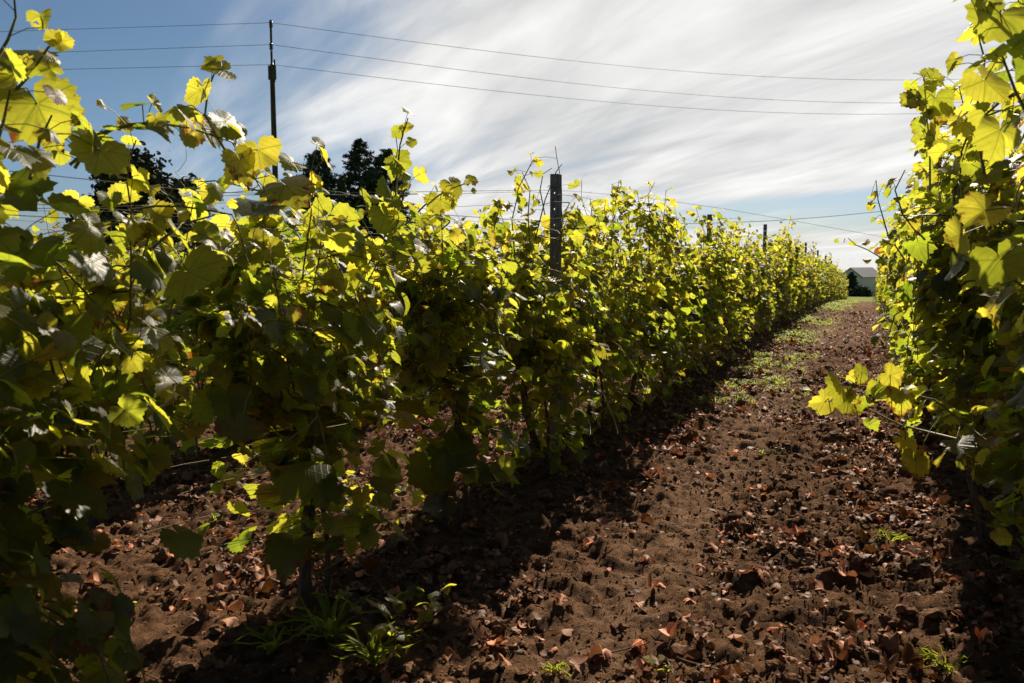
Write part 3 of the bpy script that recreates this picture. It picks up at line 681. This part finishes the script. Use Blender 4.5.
def cable(pp, r_, lab, grp):
    pts = np.array([tuple(P(*p)) for p in pp]); tt = np.linspace(0, len(pts) - 1, 30)
    pts = np.stack([np.interp(tt, np.arange(len(pts)), pts[:, k]) for k in range(3)], 1)
    o = MB().tube(pts, r_, 5).build('service_cable', M_CABLE); tag(o, lab, 'cable', grp)
cable([(200,196,52),(340,193,54),(470,191,58),(560,190,62),(640,197,68),(720,208,76),(800,222,88),(900,240,105)], .02, 'thin far cable sloping down behind the nearest post to the right', 'far cables low in the sky')
cable([(400,212,70),(520,220,74),(640,223,78),(700,223.5,80),(770,221,83),(830,216.5,86),(880,211.5,90),(960,202,95)], .03, 'low far cable dipping over the left row and rising to the right row', 'far cables low in the sky')
# ------------------------------------------------------------------ background trees
def conifer(px, top_py, d, width, lab, seed, cr=.22, cat='conifer tree', grp=None, round_=False):
    rng = np.random.default_rng(seed)
    t_ = P(px, top_py, d); zb = float(base_z(t_.y)); H = z_seen(t_.x, t_.y, top_py) - zb
    r0 = empty('conifer_tree', (t_.x, t_.y, zb))
    m = MB(); m.tube([(0, 0, -.2), (0, 0, H * .5), (0, 0, H * .97)], [H * .018, H * .011, .02], 8)
    f = MB(); V = []; base = .25 if not round_ else .25
    wh = int(H * 4.2)
    for k in range(wh):
        z = H * (base + (1 - base) * (k + rng.random()) / wh); q = (z / H - base) / (1 - base)
        Rr = width / 2 * rng.uniform(.7, 1.12) * (1 - q) ** (.66 if not round_ else .5) + .1
        for j in range(rng.integers(5, 8)):
            z = H * (base + (1 - base) * min(.985, max(0, q + rng.normal(0, .02))))
            an = rng.uniform(0, 6.283); ln = Rr * rng.uniform(.55, 1.12)
            e_ = np.array([math.cos(an) * ln, math.sin(an) * ln, z + ln * rng.uniform(-.05, .3)])
            s_ = np.array([0, 0, z]); m.tube([s_, (s_ + e_) / 2 - (0, 0, .05), e_], [.03, .02, .01], 4)
            nn = int(12 + ln * 34); tt = rng.uniform(.25, 1.05, nn)[:, None] ** .7
            V.append(s_ + (e_ - s_) * tt + rng.normal(0, 1, (nn, 3)) * np.array([.11, .11, .09]) * (.6 + ln * .18))
    V = np.concatenate(V); n_ = len(V); a_ = rng.normal(0, 1, (n_, 3)); a_ /= np.linalg.norm(a_, axis=1, keepdims=True); b_ = np.cross(a_, rng.normal(0, 1, (n_, 3))); b_ /= np.linalg.norm(b_, axis=1, keepdims=True)
    s1 = cr * rng.uniform(.5, 1.2, (n_, 1)); s2 = s1 * .28
    q4 = np.stack([V - a_ * s1, V + b_ * s2, V + a_ * s1, V - b_ * s2], 1)
    f.add(q4.reshape(-1, 3), [np.arange(n_ * 4).reshape(-1, 4)])
    m.build('trunk', M_TWIG, r0); f.build('crown', M_NEEDLE, r0)
    tag(r0, lab, cat, grp); return r0
G3 = 'dark conifers on the skyline'
conifer(318, 151, 62, 5.6, 'dark rounded conifer standing alone nearest the utility pole', 1, .19, grp=G3, round_=True)
conifer(359, 139, 64, 6.4, 'tallest dark conifer on the skyline, middle of the three', 2, .19, grp=G3)
conifer(386, 150, 66, 6.2, 'dark conifer at the right of the skyline trio, behind a tall shoot', 3, .19, grp=G3, round_=True)
conifer(852, 273, 225, 4.2, 'dark conifer standing in front of the far grey house', 4, .5)
conifer(341, 178, 60, 1.8, 'small dark conifer in the gap between two taller ones', 5, .2)
def bushy_tree(x, y, H, Wd, seed, lab, m_leaf, cr=.16, n_c=60, per=90, bare=False, name='broadleaf_tree', cat='tree', lowc=.3):
    rng = np.random.default_rng(seed); zb = float(base_z(y)); r0 = empty(name, (x, y, zb))
    m = MB(); tips = []
    def br(p, d, ln, r_, lev):
        pts = walk(rng, p, d, 5, ln / 5, .13, .02); m.tube(pts, np.linspace(r_, r_ * .55, 6), 6 if lev < 2 else 3)
        if lev >= (5 if bare else 3): tips.append(pts[-1]); return
        for _ in range(rng.integers(2, 4) if lev else 5):
            q = pts[rng.integers(2, 6)]; dd = (pts[-1] - pts[0]) / ln + rng.normal(0, .55, 3) * np.array([1, 1, .6]) + (0, 0, .15)
            br(q, dd, ln * rng.uniform(.55, .8), r_ * .5, lev + 1); tips.append(pts[-1])
    br(np.array([0, 0, -.1]), (0, 0, 1), H * .38, H * .022, 0)
    f = MB(); T_ = np.array(tips)
    sc = np.array([Wd / 2 / max(1e-3, np.abs(T_[:, :2]).max()), Wd / 2 / max(1e-3, np.abs(T_[:, :2]).max()), 1])
    C_ = []
    if not bare:
        for k in range(n_c):
            an = rng.uniform(0, 6.28); el = rng.uniform(-.4, 1.5); rad = rng.uniform(.45, 1)
            c = np.array([math.cos(an) * math.cos(el) * Wd / 2 * rad, math.sin(an) * math.cos(el) * Wd / 2 * rad, H * (lowc + (1 - lowc) * (.42 + .55 * math.sin(el) * rad))])
            C_.append(c + rng.normal(0, 1, (per, 3)) * Wd * .075)
        for q in T_: C_.append(q + rng.normal(0, .35, (10, 3)))
    else:
        for q in T_: C_.append(q + rng.normal(0, .18, (2, 3)))
    V = np.concatenate(C_); n_ = len(V); rr_ = rng.normal(0, 1, (n_, 3)); rr_[:, 2] = np.abs(rr_[:, 2]) + .3
    tint = np.stack([rng.uniform(0, .6, n_), rng.uniform(.2, .6, n_), rng.uniform(0, .4, n_)], 1)
    add_leaves(f, T_LO, V, rr_, rng.normal(0, 1, (n_, 3)), cr * rng.uniform(.6, 1.2, n_), tint, rng)
    m.build('trunk', M_TWIG, r0); f.build('crown', m_leaf, r0)
    tag(r0, lab, cat); return r0
p = P(128, 158, 24); bushy_tree(p.x, p.y, p.z - float(base_z(p.y)), 3.0, 21, 'dark rounded broadleaf tree showing behind the left foreground vines', M_TREE, .10, 70, 160)
p = P(178, 176, 26); bushy_tree(p.x, p.y, p.z - float(base_z(p.y)), 1.6, 22, 'low dark bush beside the rounded tree, behind the arching cane', M_TREE, .10, 50, 130, name='bush', cat='bush', lowc=.1)
p = P(735, 232, 95); bushy_tree(p.x, p.y, p.z - float(base_z(p.y)), 5, 23, 'small nearly leafless tree rising behind the left row', M_TREE, .12, bare=True)
p = P(860, 288, 215); bushy_tree(p.x, p.y, 2.2, 5, 24, 'dark low shrub in front of the far house wall', M_TREE, .4, 40, 60, name='shrub', cat='shrub', lowc=.05)
p = P(832, 290, 240); bushy_tree(p.x, p.y, 4.5, 6, 25, 'bushy tree left of the far house, half hidden by the vines', M_TREE, .4, 40, 60, name='broadleaf_tree', lowc=.1)
# ------------------------------------------------------------------ far house
hb = P(850, 296, 275); zb = float(base_z(hb.y))
hs = empty('house', (hb.x, hb.y, zb), R(-32))
Wd, Dp, EH, RH = 8.6, 12, 6.6, 9.5
m = MB(); v = []
for yy_ in (0, Dp): v += [(-Wd/2, yy_, -1), (Wd/2, yy_, -1), (Wd/2, yy_, EH), (0, yy_, RH), (-Wd/2, yy_, EH)]
m.add(v, [[(0,1,2,3,4)], [(9,8,7,6,5)], [(1,6,7,2),(5,0,4,9)]]); m.build('wall', M_WALL, hs, False)
rf = MB(); ov = .5; tk = .25
for s_ in (-1, 1):
    e0 = (s_ * (Wd/2 + ov), EH - ov * (RH - EH) / (Wd/2) + .03); c0 = (0, RH + .03)
    q = [(e0[0], -ov, e0[1]), (c0[0], -ov, c0[1]), (c0[0], Dp + ov, c0[1]), (e0[0], Dp + ov, e0[1])]
    q += [(a_, b_, c_ + tk) for a_, b_, c_ in q]
    rf.add(q, [[(0,1,2,3),(7,6,5,4),(0,4,5,1),(1,5,6,2),(2,6,7,3),(3,7,4,0)]])
ro = rf.build('roof', M_ROOF, hs, False)
fa = MB()
for s_ in (-1, 1): fa.tube([(s_ * (Wd/2 + ov), -ov - .02, EH - ov * .65), (0, -ov - .02, RH + .12)], .16, 4)
fa.build('fascia', M_GUTTER, hs, False)
for (wx, wz) in ((.9, 6.4), (-2.4, 2.2), (3.2, 2.2)):
    fr = MB().box((wx, -.03, wz), (1.1, .10, 2.0)).build('window', M_FRAME, hs, False)
    MB().box((wx, -.09, wz), (.92, .03, 1.8)).build('pane', M_GLASS, fr, False)
MB().box((Wd/2 - 1.6, -.9, 1.2), (4.6, 1.8, 4.0)).build('porch', M_WHITE, hs, False)
tag(hs, 'small grey gabled house seen beyond the end of the path', 'house')
# far tree line closing the horizon
rng = np.random.default_rng(77)
for k, (px, d, H, wd) in enumerate([(880, 300, 7, 12), (760, 330, 6, 14), (690, 320, 6, 14), (600, 310, 6, 14)]):
    p = P(px, 290, d); bushy_tree(p.x, p.y, H, wd, 60 + k, ['bushy tree just right of the far house', 'low tree on the horizon hidden behind the left row\'s end', 'low horizon tree right of the second post', 'low horizon tree right of the nearest post'][k], M_TREE, .6, 40, 50, lowc=.05)
# ------------------------------------------------------------------ litter, clods, weeds
def litter_positions(rng, n, ymax=14, drift=0):
    n0 = n * 7; y = 1.3 + (ymax - 1.3) * rng.random(n0) ** 1.5; x = rng.uniform(-5.2, 1.3, n0)
    q = .3 + .7 * (vn(x * 1.9, y * 1.9, 33) > .5)
    q = q * np.where(np.abs(x + .93) < .22, .50, 1) * np.where((x > -.65) & (x < .45), 1.6, 1) * np.where(x < -2.2, .75, 1)
    if drift: q = q * (.12 + 2.2 * np.clip(vn(x * 1.3, y * 1.3, 61) - .45, 0, 1) * 1.6 + .9 * (vn(x * 4.5, y * 4.5, 62) > .62)) * (1 + .9 * np.exp(-((x - .1) / .3) ** 2) + .6 * np.exp(-((x + 1.5) / .3) ** 2))
    k = rng.random(n0) < q * .6
    return np.stack([x[k], y[k]], 1)[:n]
rng = np.random.default_rng(9)
L = litter_positions(rng, 24000, 26, 1); n_ = len(L)
pos = np.stack([L[:, 0], L[:, 1], ground_z(L[:, 0], L[:, 1]) + rng.uniform(.004, .022, n_)], 1)
nrm = rng.normal(0, .32, (n_, 3)); nrm[:, 2] = 1
kind = rng.random(n_)
tint = np.stack([np.where(kind < .06, rng.uniform(.6, 1, n_), rng.uniform(0, .2, n_)), np.where(rng.random(n_) < .30, rng.uniform(1.2, 3.0, n_), rng.uniform(-.2, 1.0, n_)), rng.uniform(0, .9, n_)], 1)
mb = MB(); add_leaves(mb, T_MID, pos, nrm, rng.normal(0, 1, (n_, 3)), np.clip(rng.lognormal(-3.95, .5, n_), .006, .050), tint, rng, 3.2)
o = mb.build('leaf_litter', M_DRY); tag(o, 'scatter of small crumpled dry leaves over the soil', None, None, 'stuff'); 
# larger curled leaves, each on its own
spots = [(600,655),(640,640),(735,455),(560,610),(660,580),(690,600),(270,600),(215,575),(180,560),(255,560),(300,590),(230,640),(100,625),(345,530),(860,470),(840,560),(775,625),(790,660),(845,650),(880,520),(590,545),(640,545),(700,560),(720,600),(505,660),(450,655),(395,480),(810,500),(905,560),(760,580)]
me_list = []
for k in range(6):
    r2 = np.random.default_rng(900 + k); mb = MB()
    add_leaves(mb, T_HI, np.array([[0, 0, .018]]), np.array([[.1, .1, 1.0]]), np.array([[0, 1.0, 0]]), np.array([.055]), np.array([[[.1, .9, .3, .2, .7, .0][k], [1.6, .8, 2.2, 1.2, .7, 2.6][k], .3]]), r2, 4.5)
    me_list.append(mb.mesh('fallen_leaf', M_DRY))
for k, (px, py) in enumerate(spots):
    d_ = (P(px, py, 1) - Vector((0, 0, EYE))); t_ = -EYE / d_.z * .99; x, y = d_.x * t_, d_.y * t_
    o = bpy.data.objects.new('fallen_leaf', me_list[k % 6]); COL.objects.link(o)
    o.location = (x, y, gz(x, y) + .004); o.rotation_euler = (rnd.uniform(-.4, .4), rnd.uniform(-.4, .4), rnd.uniform(0, 6.28)); s_ = rnd.uniform(.7, 1.15); o.scale = (s_,) * 3
    tag(o, 'large curled dry vine leaf lying on the bare soil', 'fallen leaf', 'large fallen vine leaves on the soil')
# clods
rng = np.random.default_rng(12)
import bmesh
bm = bmesh.new(); bmesh.ops.create_icosphere(bm, subdivisions=2, radius=1); IV = np.array([v_.co[:] for v_ in bm.verts]); IF = np.array([[v_.index for v_ in f_.verts] for f_ in bm.faces]); bm.free()
Lc = np.concatenate([litter_positions(rng, 30000, 15), np.stack([rng.uniform(-2.3, .5, 30000), 1.6 + 9 * rng.random(30000) ** 1.2], 1)[vn(np.zeros(30000), np.zeros(30000), 1) >= 0]]); mb = MB(); nC = len(Lc)
sz = np.clip(rng.lognormal(-4.95, .66, nC), .003, .05); sz[30000:] = np.clip(rng.lognormal(-5.75, .4, nC - 30000), .0015, .010); gzv = ground_z(Lc[:, 0], Lc[:, 1])
bm = bmesh.new(); bmesh.ops.create_icosphere(bm, subdivisions=1, radius=1); IV1 = np.array([v_.co[:] for v_ in bm.verts]); IF1 = np.array([[v_.index for v_ in f_.verts] for f_ in bm.faces]); bm.free()
for (iv, if_, sel) in ((IV, IF, sz > .011), (IV1, IF1, sz <= .011)):
    idx = np.where(sel)[0]; n_ = len(idx); m_ = len(iv); o3 = rng.uniform(0, 50, (n_, 3))
    n3_ = 1 + 1.1 * (vn(iv[:, 0][None] * 1.7 + o3[:, :1], iv[:, 1][None] * 1.7 + iv[:, 2][None] * 1.3 + o3[:, 1:2], 3) - .5) + .9 * (vn(iv[:, 2][None] * 3.1 + o3[:, 2:], iv[:, 0][None] * 3.1 - iv[:, 1][None] * 2, 4) - .5)
    sc = np.stack([rng.uniform(.75, 1.35, n_), rng.uniform(.75, 1.35, n_), rng.uniform(.5, .9, n_)], 1) * sz[idx][:, None]
    V = iv[None] * n3_[..., None] * sc[:, None]; an = rng.uniform(0, 6.28, n_)[:, None]
    V = np.stack([V[..., 0] * np.cos(an) - V[..., 1] * np.sin(an), V[..., 0] * np.sin(an) + V[..., 1] * np.cos(an), V[..., 2]], -1)
    V += np.stack([Lc[idx, 0], Lc[idx, 1], gzv[idx] + sz[idx] * .2], 1)[:, None]
    mb.add(V.reshape(-1, 3), [(if_[None] + (np.arange(n_) * m_)[:, None, None]).reshape(-1, 3)])
o = mb.build('soil_clods', M_CLOD, None, False); tag(o, 'loose brown clods and crumbs of soil between the rows', None, None, 'stuff')
# ground weeds as stuff
def blades(mb, rng, x, y, n, hgt, spread, wid=.004):
    z = gz(x, y)
    for _ in range(n):
        an = rng.uniform(0, 6.28); b0 = np.array([x + rng.normal(0, spread * .3), y + rng.normal(0, spread * .3), z]); h_ = hgt * rng.uniform(.5, 1.1); ou = spread * rng.uniform(.3, 1.3)
        d_ = np.array([math.cos(an), math.sin(an), 0]); s_ = np.array([-d_[1], d_[0], 0]) * wid
        c = [b0, b0 + d_ * ou * .25 + (0, 0, h_ * .6), b0 + d_ * ou * .65 + (0, 0, h_ * .95), b0 + d_ * ou * 1.1 + (0, 0, h_ * .85)]
        v_ = [c[0] - s_, c[0] + s_, c[1] - s_, c[1] + s_, c[2] - s_ * .7, c[2] + s_ * .7, c[3]]
        tn = [rng.uniform(0, .6), rng.uniform(.2, .8), 0]
        mb.add(v_, [[(0, 1, 3, 2), (2, 3, 5, 4)], [(4, 5, 6)]], 0, None, [tn] * 7)
rng = np.random.default_rng(31); mb = MB(); WP = []  # spots
for k in range(9000):
    y = 6 + 56 * rng.random() ** .8; x = -1.32 + rng.normal(0, .26) + (.15 if y > 25 else 0)
    WP.append((x, y, (.04 + .03 * rng.random()) * (1 if y < 20 else 1.3)))
for k in range(260): WP.append((rng.uniform(-5, .6), 2 + 22 * rng.random(), .035))
for k in range(110): WP.append((rng.uniform(-4.2, -2.3), 2.2 + 8 * rng.random(), .05))
for (x, y, h_) in WP:
    if vn(np.array([x * 1.6]), np.array([y * .8]), 55)[0] < .40 or vn(np.array([x * 6.3]), np.array([y * 3.1]), 56)[0] < .55: continue
    blades(mb, rng, x, y, 6, h_, .05, .003 if y < 10 else .006)
    n_ = 5 if y < 25 else 4; z = gz(x, y)
    pos = np.array([[x, y, z]]) + np.abs(rng.normal(0, 1, (n_, 3))) * (0, 0, .025) + rng.normal(0, .04, (n_, 3)) * (1, 1, 0); pos[:, 2] += .012
    nr = rng.normal(0, .4, (n_, 3)); nr[:, 2] = 1
    add_leaves(mb, T_LO, pos, nr, rng.normal(0, 1, (n_, 3)), rng.uniform(.012, .026, n_) * (1 if y < 15 else 1.5), np.stack([rng.uniform(0, .7, n_), rng.uniform(.2, .8, n_), rng.uniform(0, .3, n_)], 1), rng)
o = mb.build('ground_weeds', M_GRASS); tag(o, 'low green weeds and grass creeping along the edge of the path', None, None, 'stuff')
mb = MB()
for k in range(2600):
    x = rng.uniform(-7, 4); y = 62.8 + 16 * rng.random() ** 1.6; blades(mb, rng, x, y, 4, .14, .08, .012)
o = mb.build('field_grass', M_GRASS); tag(o, 'bright green grass of the field beyond the end of the rows', None, None, 'stuff')
# single plants
def on_ground(px, py):
    d_ = (P(px, py, 1) - Vector((0, 0, EYE))); t_ = -EYE / d_.z; return d_.x * t_, d_.y * t_
def sapling(px, py, H, n_, seed, lab, leaf=.035):
    x, y = on_ground(px, py); rng = np.random.default_rng(seed); r0 = empty('young_vine', (x, y, gz(x, y)))
    st = MB(); J = []; B = []
    for k in range(n_):
        pts = walk(rng, (rng.normal(0, .03), rng.normal(0, .03), -.02), (rng.normal(0, .5), rng.normal(0, .5), 1), max(4, int(H / .04)), .045, .15, 0)
        st.tube(pts, np.linspace(.003, .0012, len(pts)), 4); b_, j_, a_ = leaves_on(pts, rng, .035, np.zeros(3), pet=.035); J.append(j_); B.append(b_)
    J = np.concatenate(J); B = np.concatenate(B); n2_ = len(J); f = MB(); nr = rng.normal(0, .4, (n2_, 3)); nr[:, 2] = .8
    add_leaves(f, T_HI, J, nr, (J - B) * 5 + rng.normal(0, .3, (n2_, 3)), leaf * rng.uniform(.6, 1.2, n2_), np.stack([rng.uniform(.3, .9, n2_), rng.uniform(.4, .8, n2_), rng.uniform(0, .3, n2_)], 1), rng)
    for q in range(n2_): st.tube([B[q], J[q]], .0009, 3, 0, False)
    st.build('stem', M_GCANE, r0); f.build('foliage', M_LEAF, r0); tag(r0, lab, 'young vine', 'young vine suckers on the soil')
sapling(366, 532, .32, 10, 1, 'bright yellow green sucker plant lit up behind the bare vine trunk', .034)
sapling(322, 562, .20, 4, 2, 'small yellow sucker seen between two foreground vine trunks', .035)
sapling(395, 640, .30, 4, 3, 'low green sucker plant in the half shade at the foot of the vine', .04)
def weed(px, py, H, n_, seed, lab, wid=.018, sp_=.2, name='broadleaf_weed', cat='weed'):
    x, y = on_ground(px, py); rng = np.random.default_rng(seed); mb = MB()
    z = gz(x, y)
    for k in range(n_):
        an = rng.uniform(0, 6.28); h_ = H * rng.uniform(.6, 1.1); ou = sp_ * rng.uniform(.5, 1.2); d_ = np.array([math.cos(an), math.sin(an), 0]); s_ = np.array([-d_[1], d_[0], 0])
        tt = np.linspace(0, 1, 7); c = d_ * (ou * tt ** 1.4)[:, None] + np.array([0, 0, 1]) * (h_ * (tt * 1.7 - tt ** 2 * .95))[:, None] + rng.normal(0, .006, (7, 3)) * tt[:, None] * 2
        ww = wid * np.array([.25, .5, .85, 1, .8, .5, .02]) * rng.uniform(.7, 1.2); V = np.stack([c - s_ * ww[:, None], c - (0, 0, .005), c + s_ * ww[:, None]], 1).reshape(-1, 3)
        i_ = np.arange(6)[:, None] * 3; fq = np.concatenate([i_ + np.array([0, 1, 4, 3]), i_ + np.array([1, 2, 5, 4])])
        mb.add(V, [fq], 0, np.zeros((21, 2)), [[rng.uniform(0, .5), rng.uniform(.2, .7), 0]] * 21)
    o = mb.build(name, M_GRASS); o.location = (x, y, z); tag(o, lab, cat, None)
weed(330, 655, .20, 30, 5, 'broad leaved weed clump at the foot of the foreground trunk', .011, .2)
weed(275, 665, .10, 18, 6, 'smaller weed rosette left of the large weed clump', .007, .13)
weed(375, 672, .17, 20, 7, 'dark weed with strap leaves at the bottom of the picture', .008, .15)
weed(945, 678, .09, 22, 8, 'pale grass tuft at the foot of the right row', .0022, .11, 'grass_tuft', 'grass tuft')
weed(890, 545, .07, 24, 9, 'thin grass tuft beside the shade of the right row', .003, .1, 'grass_tuft', 'grass tuft')
weed(860, 560, .05, 14, 10, 'tiny grass tuft on the path near the right row', .003, .07, 'grass_tuft', 'grass tuft')
weed(555, 672, .05, 14, 11, 'small green grass tuft on the clods at the bottom centre', .003, .07, 'grass_tuft', 'grass tuft')
def twig(px, py, ln, an, seed, lab):
    x, y = on_ground(px, py); rng = np.random.default_rng(seed); m = MB()
    pts = walk(rng, (-math.cos(an) * ln / 2, -math.sin(an) * ln / 2, .03), (math.cos(an), math.sin(an), 0), 9, ln / 9, .1, 0); pts[:, 2] = np.abs(pts[:, 2] - .03) * .3 + .028
    m.tube(pts, np.linspace(.004, .002, len(pts)), 6); m.tube([pts[5], pts[5] + (.03, .02, .012), pts[5] + (.05, .06, .02)], .0018, 4)
    o = m.build('twig', M_TWIG); o.location = (x, y, gz(x, y)); tag(o, lab, 'twig')
twig(625, 655, .26, R(28), 1, 'long bare twig lying on the soil at bottom centre')
twig(700, 675, .2, R(-20), 2, 'short twig at the bottom edge of the path')
twig(665, 455, .16, R(10), 3, 'pale twig on the lit edge of the left row\'s shade')
